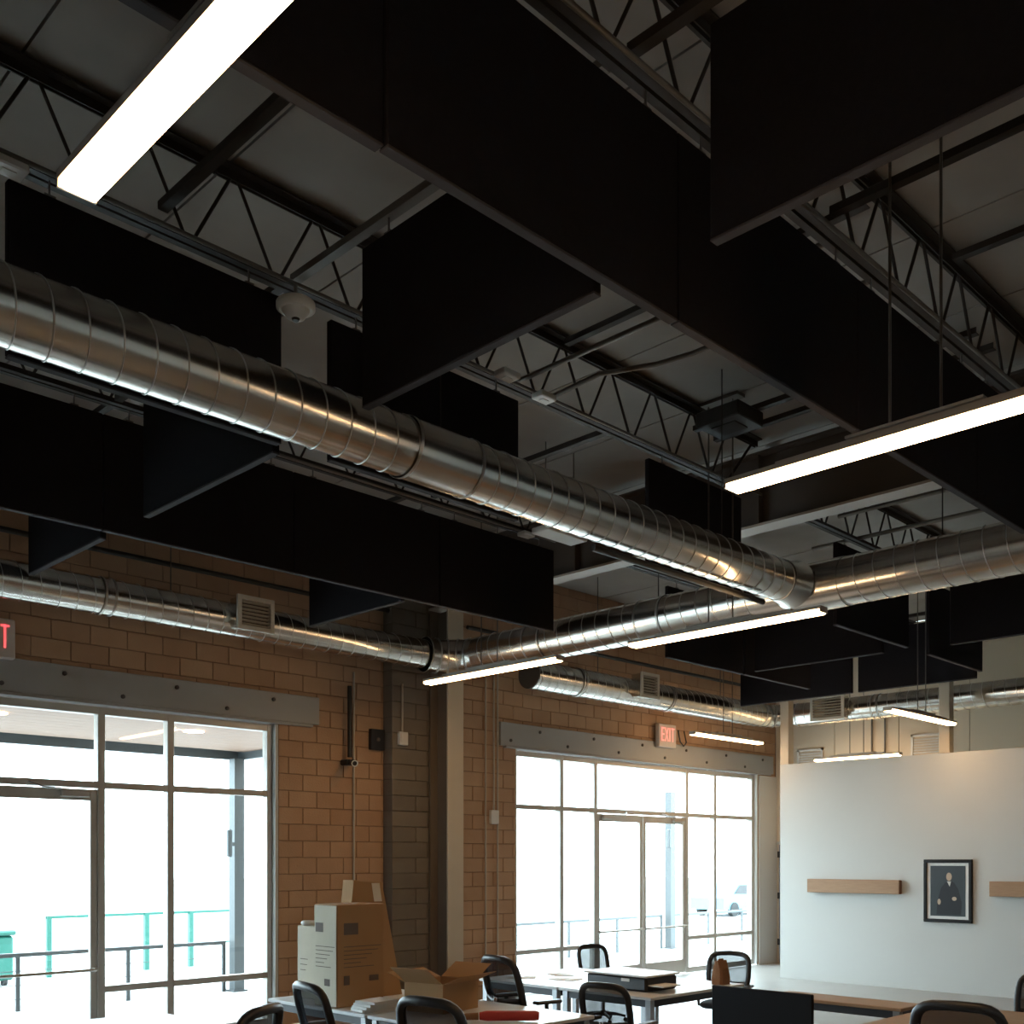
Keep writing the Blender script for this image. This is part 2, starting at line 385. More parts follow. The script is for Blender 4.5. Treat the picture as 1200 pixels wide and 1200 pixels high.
# ------------------------------------------------------------------ roof steel: girder, joists, struts
gd = empty('roof_girder', (9.32, 3.5, 5.34), 'deep brown steel girder with pale underside above the duct crossing', 'girder')
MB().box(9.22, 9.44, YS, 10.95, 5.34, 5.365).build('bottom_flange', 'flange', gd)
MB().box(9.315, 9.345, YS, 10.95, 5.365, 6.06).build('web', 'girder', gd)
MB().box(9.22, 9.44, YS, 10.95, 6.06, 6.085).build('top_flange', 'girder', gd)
for y in (.36, 3.06, 5.75, 8.2): MB().box(9.235, 9.315, y-.006, y+.006, 5.366, 6.058).build('stiffener', 'girder', gd)
JB, JT = 5.62, 6.19
def joist(y, x0, x1, lab):
    j = empty('roof_joist', ((x0+x1)/2, y, JB), lab, 'joist', 'open web steel roof joists')
    for s in (-1, 1):
        MB().box(x0, x1, y+s*.01, y+s*.07, JT-.012, JT).box(x0, x1, y+s*.01, y+s*.018, JT-.065, JT-.012).build('top_chord', 'joist', j)
        MB().box(x0+.5, x1-.5, y+s*.01, y+s*.055, JB, JB+.008).box(x0+.5, x1-.5, y+s*.01, y+s*.018, JB+.008, JB+.055).build('bottom_chord', 'joist', j)
    n = int((x1-x0-1.0)/.29); p = (x1-x0-1.0)/n
    me = {}
    for i in range(n):
        xa = x0+.5+i*p; up = i % 2 == 0
        if up not in me:
            za, zb = (JB+.03, JT-.04) if up else (JT-.04, JB+.03)
            me[up] = MB().sweep([(-p/2+.02, 0, za-JB), (p/2-.02, 0, zb-JB)], .011, 6).mesh('web_member', 'joist', (0, 0, 0))
        o = bpy.data.objects.new('web_member', me[up]); C.objects.link(o); o.parent = j
        o.location = Vector((xa+p/2, y, JB)) - Vector(j.location)
    for xe, s in ((x0, 1), (x1, -1)):
        MB().sweep([(xe+s*.08, y, JT-.05), (xe+s*.52, y, JB+.03)], .014, 6).build('end_web', 'joist', j)
joist(3.06, -1.0, 9.2, 'open web steel joist above the longest row of black baffles')
joist(5.75, -1.0, 9.2, 'open web steel joist running above the thick silver duct')
joist(8.2, -1.0, 9.2, 'open web steel joist between the thick duct and the block wall')
joist(3.06, 9.46, 18.2, 'open web steel joist beyond the girder, farthest from the block wall')
joist(5.75, 9.46, 18.2, 'open web steel joist beyond the girder, seen over the duct crossing')
joist(8.2, 9.46, 18.2, 'open web steel joist beyond the girder, nearest the block wall')
def strut(x, y0, y1, z, lab, m='joist', h=.045):
    tag(MB().box(x-.03, x+.03, y0, y1, z, z+.006).box(x-.03, x-.024, y0, y1, z+.006, z+h).build('bridging_angle', m), lab, 'steel angle', 'bridging angles between joists')
strut(2.62, 3.13, 5.68, 6.12, 'upper steel bridging angle crossing near the brightest lamp')
strut(2.85, 3.13, 5.66, 5.69, 'lower steel bridging angle crossing near the brightest lamp')
strut(3.74, 3.13, 5.68, 5.63, 'pale bridging angle above the baffle with the hanging smoke detector beside it', 'conduit')
strut(3.72, 5.82, 8.13, 5.63, 'bridging angle over the dark baffle between the two ducts')
strut(3.76, .2, 3.0, 5.63, 'bridging angle above the baffle crossing the lamp rods')
strut(6.3, 3.13, 5.68, 6.12, 'upper bridging angle over the open bay beside the lamp rods')
strut(8.05, 3.13, 5.68, 5.93, 'steel angle carrying lamp hangers, on the duct side of its pair')
strut(8.38, 3.13, 5.68, 5.93, 'steel angle carrying lamp hangers, on the girder side of its pair')
strut(5.6, .2, 3.0, 5.7, 'lower bridging angle at the far bay past the lamp rods')
strut(7.3, .2, 3.0, 6.12, 'upper bridging angle at the far bay past the lamp rods')
strut(7.0, 5.82, 8.13, 5.66, 'bridging angle behind the thick silver duct')
strut(11.6, 3.13, 5.68, 6.12, 'bridging angle beyond the girder over the duct')
strut(3.72, 8.27, 10.98, 5.63, 'bridging angle reaching the block wall over the first exit sign')
strut(6.75, 8.27, 10.98, 5.63, 'bridging angle reaching the block wall over the navy baffle')
strut(12.7, 5.82, 8.13, 5.63, 'bridging angle beyond the girder over a crosswise baffle')
strut(12.8, 3.13, 5.68, 5.63, 'bridging angle beyond the girder above the side duct baffle')
strut(15.4, 5.82, 8.13, 5.63, 'bridging angle above the white partition')
strut(15.4, 8.27, 10.98, 5.63, 'bridging angle near the corner of the block wall')
# conduits and pipes between the joists
def pipe(pts, r, lab, m='rod', name='conduit'):
    tag(MB().sweep(pts, r, 8).build(name, m), lab, 'conduit')
pipe([(-.5, 5.63, 5.60), (9.1, 5.63, 5.60)], .014, 'thin silver conduit clipped along the joist over the thick duct', 'conduit')
pipe([(-.5, 2.97, 5.60), (9.1, 2.97, 5.60)], .014, 'thin silver conduit clipped along the joist over the long baffle row', 'conduit')
pipe([(5.88, 3.15, 5.74), (5.88, 5.87, 5.74)], .02, 'straight dark pipe crossing between two joists')
pipe([(6.15, 5.85, 5.66), (6.15, 5.45, 5.68), (6.2, 5.25, 5.72), (6.45, 4.9, 5.76), (6.5, 4.6, 5.76), (6.5, 3.15, 5.76)], .02, 'dark pipe with a bend crossing between two joists')
pipe([(10.6, 3.2, 5.72), (10.6, 5.6, 5.72)], .025, 'dark pipe beyond the girder above the side duct')
pipe([(11.3, 3.2, 5.66), (11.3, 6.3, 5.66)], .025, 'second dark pipe beyond the girder above the side duct')
pipe([(4.6, 8.11, 5.60), (8.8, 8.11, 5.60)], .016, 'thin conduit along the joist near the block wall', 'conduit')
pipe([(6.0, 5.15+.0, 4.33), (8.35, 5.15, 4.33)], .028, 'black bar running below the thick silver duct', 'black_metal', 'rail')  # plain black bar along the underside of the duct
pipe([(1.0, WALL_Y-.12, 5.25), (9.0, WALL_Y-.12, 5.25)], .03, 'dark pipe high on the block wall above the window', 'black_metal', 'wall_pipe')
pipe([(10.0, WALL_Y-.12, 5.25), (18.1, WALL_Y-.12, 5.25)], .03, 'dark pipe high on the block wall near the corner', 'black_metal', 'wall_pipe')

# ------------------------------------------------------------------ acoustic baffles
bcache = {}
def baffle(axis, a, e, c, lab):
    L = round(e-a, 3); r = empty('acoustic_baffle', ((a+e)/2, c, 4.6) if axis == 'x' else (c, (a+e)/2, 4.6), lab, 'baffle', 'black acoustic baffles')
    if axis == 'y': r.rotation_euler.z = PI/2
    if L not in bcache:
        m = MB().cbox(-L/2, L/2, -.026, .026, .008, .92, .008).mesh('panel', 'fabric', (0, 0, 0))
        eg = MB().cbox(-L/2+.002, L/2-.002, -.027, .027, 0, .012, .004).mesh('lit_edge', 'fabric_lit_edge', (0, 0, 0))  # bottom strip painted paler to stand for light from below
        k = MB().sweep([(0, 0, .9), (0, 0, 1.015)], .006, 6).box(-.03, .03, -.012, .012, .915, .935).mesh('hanger', 'conduit', (0, 0, 0))
        bcache[L] = (m, k, eg)
    m, k, eg = bcache[L]
    o = bpy.data.objects.new('panel', m); C.objects.link(o); o.parent = r
    o = bpy.data.objects.new('lit_edge', eg); C.objects.link(o); o.parent = r
    for s in (-1, 1):
        h = bpy.data.objects.new('hanger', k); C.objects.link(h); h.parent = r; h.location = (s*(L/2-.22), 0, 0)
for q, (a, e) in enumerate([(.6, 2.398), (2.402, 4.178), (4.182, 5.998), (6.002, 7.818), (7.822, 8.85)]):
    baffle('x', a, e, 3.07 + (.012 if q == 0 else 0), ['black baffle in the longest row, the one lit by the brightest lamp', 'black baffle in the longest row, second from the brightest lamp',
        'black baffle in the longest row, third from the brightest lamp', 'black baffle in the longest row, behind the rods of the long bare lamp', 'short black baffle ending the longest row by the girder'][q])
for (a, e, c), lab in zip([(2.02, 3.66, 5.72), (4.03, 5.77, 5.72), (7.39, 8.85, 5.72), (10.8, 12.6, 5.75), (13.2, 14.9, 5.75)],
    ['black baffle over the thick duct, its end at the smoke detector', 'black baffle over the thick duct, half hidden behind a crosswise baffle', 'black baffle over the thick duct near the duct crossing',
     'black baffle just beyond the girder, in the row toward the partition', 'black baffle farther toward the partition, by the tilted lamp rods']): baffle('x', a, e, c, lab)
for q, (a, e) in enumerate([(.05, 1.828), (1.832, 3.618), (3.622, 5.378), (5.382, 7.128), (7.132, 8.85)]):
    baffle('x', a, e, 8.2, ['black baffle starting the row before the block wall, out past the windows', 'dark baffle in the row before the block wall, second along', 'dark baffle in the row before the block wall, behind a crosswise baffle',
        'dark baffle in the row before the block wall, above the duct grille', 'navy baffle ending the row before the block wall, at the lamp rods'][q])
baffle('x', 11.0, 12.75, 8.2, 'dark baffle over the short pendant lamp near the exit sign')
baffle('x', 12.8, 14.6, 8.2, 'dark baffle toward the partition, beside the free post')
for (c, a, e), lab in zip([(3.76, .75, 2.56), (3.72, 3.16, 4.92), (3.72, 5.85, 7.65), (3.72, 8.4, 9.92), (6.75, 8.3, 9.92), (12.7, 6.1, 7.95), (12.8, 3.5, 5.3), (15.4, 7.9, 9.92), (15.4, 6.0, 7.8)],
    ['large black baffle crossing in front of the long row and lamp rods', 'black crosswise baffle touching the thick silver duct beside the smoke detector', 'charcoal crosswise baffle hanging behind the thick silver duct',
     'charcoal crosswise baffle hanging close to the block wall near the first exit sign', 'navy crosswise baffle above the wall duct next to its grille', 'dark crosswise baffle beyond the duct crossing', 'dark crosswise baffle beyond the girder under the side duct',
     'dark crosswise baffle nearest the corner of block wall and end wall', 'dark crosswise baffle over the white partition between the posts']): baffle('y', a, e, c, lab)

# ------------------------------------------------------------------ spiral ducts
def helix(b, p0, axis, L, r, pitch, rr=.0045):
    pts = []; n = max(2, int(L/pitch*40)); A = Vector(axis); U = Vector((0, 0, 1)); V = A.cross(U)
    for i in range(n+1):
        t = i/n*L; a = 2*PI*t/pitch; pts.append(Vector(p0)+A*t+(U*math.cos(a)+V*math.sin(a))*(r+.001))
    b.sweep(pts, rr, 5, caps=False)
def run(root, p0, axis, L, r, pitch=.17, bands=(), rr=.0045):
    A = Vector(axis); p0 = Vector(p0)
    t = MB().sweep([p0+A*L*i/8 for i in range(9)], r, 40, caps=False).build('tube', 'duct', root)
    h = MB(); helix(h, p0, axis, L, r, pitch, rr); h.build('spiral_seam', 'duct_seam', root)
    for s, wd in bands:
        MB().sweep([p0+A*(s-wd/2), p0+A*(s+wd/2)], r+.006, 40, caps=False).build('coupling', 'duct', root)
        for e in (-1, 1):
            MB().sweep([p0+A*(s+e*wd/2-.012), p0+A*(s+e*wd/2+.012)], r+.010, 40, caps=False).build('band', 'duct_seam', root)
def elbow(root, cen, R, a0, a1, r, z):
    pts = [(cen[0]+R*math.cos(a), cen[1]+R*math.sin(a), z) for a in [a0+(a1-a0)*i/5 for i in range(6)]]
    MB().sweep(pts, r+.003, 40, caps=False).build('elbow', 'duct', root)
    for i, p in enumerate(pts):
        q = Vector(pts[min(i+1, 5)])-Vector(pts[max(i-1, 0)]); q.normalize(); p = Vector(p)
        MB().sweep([p-q*.01, p+q*.01], r+.012, 40, caps=False).build('gore_seam', 'duct_seam', root)
def grille(root, c, axis, wd, ht, back):
    """supply grille; axis 'x': lies along x and faces -y; 'y': lies along y and faces -x"""
    M = Matrix.Translation(c) @ (Matrix.Identity(4) if axis == 'x' else Matrix.Rotation(-PI/2, 4, 'Z'))
    g = MB(); f = .045; a, h = wd/2, ht/2
    for bx in ((-a, a, -.03, .0, h-f, h), (-a, a, -.03, .0, -h, -h+f), (-a, -a+f, -.03, 0, -h+f, h-f), (a-f, a, -.03, 0, -h+f, h-f)): g.box(*bx, M=M)
    go = g.build('grille_frame', 'grille', root)
    l = MB(); n = 7
    for k in range(n):
        z = -h+f+(ht-2*f)*(k+.5)/n; l.box(-a+f, a-f, -.02, -.004, z-.012, z+.008, M=M)
    l.build('louvers', 'grille_slat', go)
    MB().box(-a+.02, a-.02, 0.001, back, -h+.02, h-.02, M=M).build('collar', 'duct', root)
ZD = 4.58
d = empty('spiral_duct', (4, 5.15, 4.4), 'thick silver spiral duct running under the joists toward the duct crossing', 'duct')
run(d, (-2.5, 5.15, ZD), (1, 0, 0), 11.34, .182, .17, [(6.95, .52)])
MB().sweep([(8.62, 5.15, ZD), (8.78, 5.15, ZD), (8.86, 5.15, ZD)], [.188, .20, .225], 40, caps=False).build('tee_saddle', 'duct', d)
for x in (1.2, 4.5, 7.7): MB().sweep([(x, 5.15, ZD+.18), (x, 5.15, 6.215)], .005, 6).build('hanger_rod', 'joist', d)
d = empty('spiral_duct', (9.1, 4, 4.36), 'large silver spiral duct crossing from the block wall past the partition', 'duct')
run(d, (9.1, -3.0, ZD), (0, 1, 0), 12.65, .222, .19, [(9.9, .3), (11.6, .25)])
elbow(d, (8.6, 9.65), .5, 0, PI/2, .21, ZD)
MB().sweep([(9.1, 4.72, ZD), (9.1, 5.6, ZD)], .229, 40, caps=False).build('tee_body', 'duct', d)
for y in (1.4, 3.9, 7.0): MB().sweep([(9.25, y, ZD+.15), (9.25, y, 5.34)], .006, 6).build('hanger_rod', 'joist', d)
d = empty('spiral_duct', (3, 10.15, 4.4), 'slim silver spiral duct along the block wall with one supply grille', 'duct')
run(d, (-2.5, 10.15, ZD), (1, 0, 0), 11.08, .178, .17, [(7.0, .1), (5.9, .08)], .003)
grille(d, (6.02, 9.88, ZD+.03), 'x', .44, .36, .16)
for x in (1.5, 5.2): MB().sweep([(x, 10.15, ZD+.18), (x, 10.15, 6.2)], .007, 6).build('hanger_rod', 'rod', d)
d = empty('spiral_duct', (14, 10.2, 4.36), 'silver spiral duct over the far window turning above the partition', 'duct')
run(d, (10.55, 10.2, ZD), (1, 0, 0), 5.85, .205, .17, [(.95, .05), (3.1, .05)], .003)
MB().sweep([(10.53, 10.2, ZD), (10.56, 10.2, ZD)], .203, 40).build('end_cap', 'duct_dark', d)
grille(d, (12.8, 9.86, ZD+.06), 'x', .44, .38, .18)
elbow(d, (16.4, 9.7), .5, PI/2, 0, .2, ZD)
run(d, (16.9, 9.7, ZD), (0, -1, 0), 12.0, .205, .17, [(1.5, .1)], .003)
grille(d, (16.55, 8.95, ZD+.02), 'y', .62, .42, .18)
for x in (12.0, 15.2): MB().sweep([(x, 10.2, ZD+.2), (x, 10.2, 6.2)], .007, 6).build('hanger_rod', 'rod', d)

# ------------------------------------------------------------------ pendant lamps
def lamp_parts(L, z):
    r = empty('pendant_lamp', (0, 0, z))
    def part(b, nm, m):
        o = bpy.data.objects.new(nm, b.mesh(nm, m, (0, 0, 0))); C.objects.link(o); o.parent = r; return o
    part(MB().box(-.062, .062, -L/2, L/2, .022, .05).box(-.03, .03, -L/2+.3, L/2-.3, .05, .075), 'housing', 'lamp_body')
    part(MB().cbox(-.058, .058, -L/2+.006, L/2-.006, -.012, .0215, .01), 'diffuser', 'lamp_glow')
    for s in (-1, 1): part(MB().box(-.062, .062, s*L/2-.005, s*L/2+.005, -.004, .05), 'end_cap', 'lamp_body')
    for s in (-.13, .13): part(MB().sweep([(0, s, .075), (0, s, 6.21-z)], .0075, 6), 'rod', 'rod')
    part(MB().box(-.05, .05, -.35, .35, .076, .09), 'bracket', 'lamp_body')
    part(MB().box(-.06, .06, -.22, .22, 6.185-z, 6.215-z), 'canopy', 'rod')
    return r
base = None
for (x, y, L, ax, z), lab in zip([(1.39, 2.28, 2.1, 'y', 4.1), (5.13, 2.3, 2.14, 'y', 4.1), (8.2, 5.5, 2.06, 'y', 4.1), (8.2, 8.56, 2.14, 'y', 4.1), (14.9, 9.85, 2.0, 'x', 4.0), (14.6, 6.45, 2.1, 'x', 4.0), (17.5, 8.9, 1.6, 'y', 3.80)],
    ['broad glaring linear pendant lamp beside the longest baffle row', 'long warm linear pendant lamp hung on rods before the longest baffle row', 'warm linear pendant lamp hung below the duct crossing',
     'warm linear pendant lamp hung before the steel column', 'short warm linear pendant lamp over the far window lintel', 'warm linear pendant lamp hung before the partition post', 'warm linear lamp peeping over the top of the white partition']):
    r = lamp_parts(L, z); r.location = (x, y, z); r.rotation_euler.z = 0 if ax == 'y' else PI/2
    tag(r, lab, 'lamp', 'linear pendant lamps')

# ------------------------------------------------------------------ ceiling devices
sd = empty('smoke_detector', (3.62, 5.48, 5.2), 'white round smoke detector hanging at the end of a baffle', 'detector')
T = Matrix.Translation
MB().lathe([(.10, 5.34), (.118, 5.352), (.118, 5.385), (.10, 5.40)], 24, T((3.62, 5.48, 0))).build('base', 'white_plastic', sd)
MB().lathe([(.03, 5.292), (.055, 5.298), (.07, 5.32), (.085, 5.34)], 24, T((3.62, 5.48, 0))).build('dome', 'white_plastic', sd)
MB().lathe([(.02, 5.28), (.026, 5.292)], 10, T((3.62, 5.48, 0))).build('sensor', 'black_plastic', sd)
MB().sweep([(3.62, 5.48, 5.40), (3.62, 5.48, 5.5), (3.62, 5.62, 5.595)], .012, 8).build('stem', 'conduit', sd)
for (x, y, z), lab in zip([(1.98, 5.58, 5.48), (5.5, 5.55, 5.56), (5.95, 5.6, 5.55), (8.3, 8.08, 5.54), (4.6, 8.08, 5.54)],
    ['white junction box under the joist close to the brightest lamp', 'white junction box on the joist above the thick duct, nearer the smoke detector', 'white junction box on the joist by the bent pipe', 'white junction box at the end of the row before the block wall', 'grey junction box under the joist behind the thick duct']):
    j = empty('junction_box', (x, y, z), lab, 'junction box')
    MB().cbox(x-.085, x+.085, y-.06, y+.06, z, z+.045, .008).build('body', 'white_plastic' if 'white' in lab else 'grey_plastic', j)
    MB().box(x-.035, x+.035, y-.02, y+.02, z-.006, z).build('cover', 'paper', j)
bb = empty('ballast_box', (8.2, 5.3, 5.8), 'black box among the lamp hangers under the deck', 'box')
MB().cbox(7.72, 8.12, 5.0, 5.44, 5.80, 5.928, .01).build('body', 'black_metal', bb); MB().box(7.82, 8.02, 5.1, 5.34, 5.79, 5.80).build('cover', 'joist', bb)
ap = empty('hanging_fixture', (7.96, 7.27, 5.28), 'white flat box hung behind the thick silver duct', 'fixture')
MB().cbox(7.66, 8.26, 7.15, 7.39, 5.28, 5.34, .012).build('body', 'white_plastic', ap)
for x in (7.75, 8.17): MB().sweep([(x, 7.27, 5.34), (x, 7.27, 6.2)], .006, 6).build('hanger', 'rod', ap)

# ------------------------------------------------------------------ wall fittings
def exit_sign(x0, x1, z0, lab):
    y1 = WALL_Y-.06; t = empty('exit_sign', ((x0+x1)/2, y1, z0), lab, 'exit sign')
    h = .39
    MB().cbox(x0, x1, y1-.09, y1, z0, z0+h, .012).build('box', 'exit_box', t)
    MB().box((x0+x1)/2-.05, (x0+x1)/2+.05, y1, y1+.06, z0+.15, z0+.25).build('mount', 'exit_box', t)
    b = MB(); yf = y1-.094; wl = (x1-x0)*.17; s = .022; zt, zb = z0+h-.06, z0+.10
    def seg(xa, za, xb, zb_, wd=s):
        p, q = Vector((xa, yf, za)), Vector((xb, yf, zb_)); dv = (q-p).normalized(); n = Vector((dv.z, 0, -dv.x))*wd/2
        b.poly([p-n, p+n, q+n, q-n], (0, .003, 0))
    xs = [x0+(x1-x0)*f for f in (.12, .345, .565, .70)]
    seg(xs[0]+s/2, zb, xs[0]+s/2, zt)
    for z in (zb+s/2, (zb+zt)/2, zt-s/2): seg(xs[0], z, xs[0]+wl, z)
    seg(xs[1], zb, xs[1]+wl, zt); seg(xs[1], zt, xs[1]+wl, zb)
    seg(xs[2]+.02, zb, xs[2]+.02, zt)
    seg(xs[3], zt-s/2, xs[3]+wl*1.05, zt-s/2); seg(xs[3]+wl/2, zb, xs[3]+wl/2, zt)
    b.build('letters', 'exit_red', t)
exit_sign(3.45, 3.92, 3.98, 'red and beige exit sign over the window by the cartons')
exit_sign(14.36, 14.84, 3.92, 'red and beige exit sign over the window by the partition')
cm = empty('security_camera', (7.95, 10.8, 3.2), 'black dome camera on a drop pipe over the brick', 'camera')
MB().sweep([(8.0, 10.9, 4.2), (8.0, 10.9, 3.3)], .028, 10).build('drop_pipe', 'black_metal', cm)
MB().cbox(7.92, 8.06, 10.86, 10.99, 3.2, 3.27, .01).build('bracket', 'black_metal', cm)
hd = MB().sweep([(8.0, 10.88, 3.24), (7.94, 10.74, 3.215), (7.9, 10.66, 3.2)], [.03, .045, .045], 14).build('head', 'black_plastic', cm)
dv = (Vector((7.9, 10.66, 3.2))-Vector((7.94, 10.74, 3.215))).normalized(); pc = Vector((7.9, 10.66, 3.2)) + dv*.003
q = dv.to_track_quat('Z', 'Y').to_matrix().to_4x4()
MB().sweep([T(pc) @ q @ Vector((.036*math.cos(a), .036*math.sin(a), 0)) for a in [2*PI*k/20 for k in range(20)]], .008, 6, closed=True).build('ring', 'paper', hd)  # glint round the camera head, built as a white ring
def wall_conduit(x, z0, z1, y, lab): tag(MB().sweep([(x, y, z0), (x, y, z1)], .013, 8).build('wall_conduit', 'pale_conduit'), lab, 'conduit')
wall_conduit(8.12, .75, 4.4, 10.975, 'thin pale conduit on the brick between the camera and black box')
wall_conduit(8.75, 3.62, 4.3, 10.775, 'short pale conduit dropping down the grey pilaster')
wall_conduit(10.44, 0, 4.7, 10.975, 'thin conduit on the brick between the column and the window, nearer the column')
wall_conduit(10.60, 2.66, 4.7, 10.97, 'thin conduit running down into the small wall box')
wall_conduit(10.68, 0, 4.7, 10.975, 'thin conduit on the brick right at the lintel end')
def wallbox(x, y, z, wd, ht, m, lab):
    t = empty('wall_box', (x, y, z), lab, 'box')
    MB().cbox(x-wd/2, x+wd/2, y-.06, y, z, z+ht, .006).build('body', m, t)
    if m == 'black_plastic': MB().lathe([(.028, 0), (.028, .01), (.018, .014)], 14, T((x, y-.06, z+ht/2)) @ Matrix.Rotation(PI/2, 4, 'X')).build('knob', 'conduit', t)
    else: MB().box(x-wd*.35, x+wd*.35, y-.066, y-.06, z+ht*.15, z+ht*.85).build('cover', m, t)
wallbox(8.48, 10.995, 3.43, .22, .27, 'black_plastic', 'small black box on the brick beside the pilaster')
wallbox(8.75, 10.795, 3.5, .14, .17, 'white_plastic', 'small white box on the grey pilaster')
wallbox(10.60, 10.995, 2.52, .15, .2, 'white_plastic', 'small white box on the brick between column and window')
wc = MB().sweep([(15.0, 10.93, 4.25), (15.02, 10.9, 4.05), (15.12, 10.9, 3.98), (15.2, 10.9, 4.05), (15.16, 10.92, 4.25)], .012, 6)
tag(wc.build('cable_loop', 'black_metal'), 'loop of black cable on the wall next to the far exit sign', 'cable')

# portrait and wood blocks on the partition
y0, y1, z0, z1 = 6.27, 7.0, 1.06, 2.01; xf = PX
pf = empty('framed_portrait', (xf, (y0+y1)/2, z0), 'black framed portrait of a seated figure on the white partition', 'picture')
fr = MB(); s = .05
fr.cbox(xf-.045, xf-.002, y0, y1, z0, z0+s, .006).cbox(xf-.045, xf-.002, y0, y1, z1-s, z1, .006)
fr.cbox(xf-.045, xf-.002, y0, y0+s, z0+s, z1-s, .006).cbox(xf-.045, xf-.002, y1-s, y1, z0+s, z1-s, .006); fr.build('frame', 'frame_black', pf)
MB().box(xf-.022, xf-.004, y0+s, y1-s, z0+s, z1-s).build('mat_board', 'mat_board', pf)
pr = MB().box(xf-.025, xf-.0222, y0+.1, y1-.1, z0+.095, z1-.095).build('print', 'portrait_ground', pf)
def blob(pts, nm, m, lift): MB().poly([(xf-.0255-lift, (y0+y1)/2 - py, z0+pz) for py, pz in pts], (-.0008, 0, 0)).build(nm, m, pr)
def ell(cy, cz, ry, rz, n=16): return [(cy+ry*math.cos(2*PI*k/n), cz+rz*math.sin(2*PI*k/n)) for k in range(n)]
blob([(-.17, .12), (.2, .12), (.21, .30), (.16, .50), (.10, .60), (.03, .63), (-.04, .60), (-.10, .52), (-.16, .30)], 'suit', 'portrait_suit', 0)
blob([(-.01, .62), (.05, .62), (.03, .54)], 'shirt', 'portrait_shirt', .001)
blob(ell(.02, .69, .042, .062), 'face', 'portrait_skin', .002)
blob(ell(.10, .36, .035, .03), 'hand', 'portrait_skin', .002); blob(ell(-.13, .31, .025, .045), 'hand', 'portrait_skin', .002)
for a, e, lab in ((7.36, 8.94, 'pale wooden block on the partition between portrait and post'), (4.2, 6.0, 'wooden block on the partition on the far side of the portrait')):
    t = empty('wood_block', (PX, (a+e)/2, 1.47), lab, 'wood block')
    MB().cbox(PX-.1, PX-.002, a+.004, e, 1.47, 1.69, .006).build('beam', 'wood_beam', t)
    MB().box(PX-.096, PX-.006, a, a+.004, 1.476, 1.684).build('end_grain', 'wood_end', t)

# ------------------------------------------------------------------ furniture
def desk(x0, x1, y0, y1, top, lab, z=.74, skirt=False):
    t = empty('desk', ((x0+x1)/2, (y0+y1)/2, 0), lab, 'desk')
    MB().cbox(x0, x1, y0, y1, z-.03, z, .005).build('desktop', top, t)
    for x in (x0+.06, x1-.06):
        for y in (y0+.06, y1-.06):
            l = MB().box(x-.03, x+.03, y-.03, y+.03, .02, z-.03).build('leg', 'desk_leg', t)
    MB().box(x0+.09, x1-.09, y0+.04, y0+.08, z-.1, z-.031).box(x0+.09, x1-.09, y1-.08, y1-.04, z-.1, z-.031).box(x0+.04, x0+.08, y0+.09, y1-.09, z-.1, z-.031).box(x1-.08, x1-.04, y0+.09, y1-.09, z-.1, z-.031).build('apron', 'desk_dark', t)
    for x in (x0+.06, x1-.06):
        for y in (y0+.06, y1-.06): MB().lathe([(.025, 0), (.03, .02)], 10, T((x, y, 0))).build('foot', 'black_plastic', t)
    if skirt: MB().box(x0+.03, x0+.05, y0+.1, y1-.1, .3, z-.1).build('modesty_panel', 'desk_dark', t)
desk(3.0, 4.15, 6.3, 8.3, 'desk_white', 'white desk standing nearest the window with the green fence outside')
desk(5.25, 6.55, 5.6, 6.92, 'desk_white', 'white desk with the red roll and the open carton')
desk(5.25, 6.55, 6.95, 8.4, 'desk_white', 'white desk carrying the tall cardboard cartons')
desk(7.75, 9.3, 5.95, 7.1, 'desk_white', 'white desk carrying the black printer')
desk(7.75, 9.3, 7.12, 8.25, 'desk_white', 'white desk with loose papers before the far window')
desk(5.75, 6.9, 3.1, 4.55, 'desk_wood', 'wooden desk under the black monitor')
desk(7.65, 9.2, 1.9, 3.86, 'desk_wood', 'large wooden desk behind the mesh chair under the portrait')
desk(8.55, 8.97, 3.95, 5.25, 'desk_wood', 'narrow wooden counter beside the large wooden desk', .76)

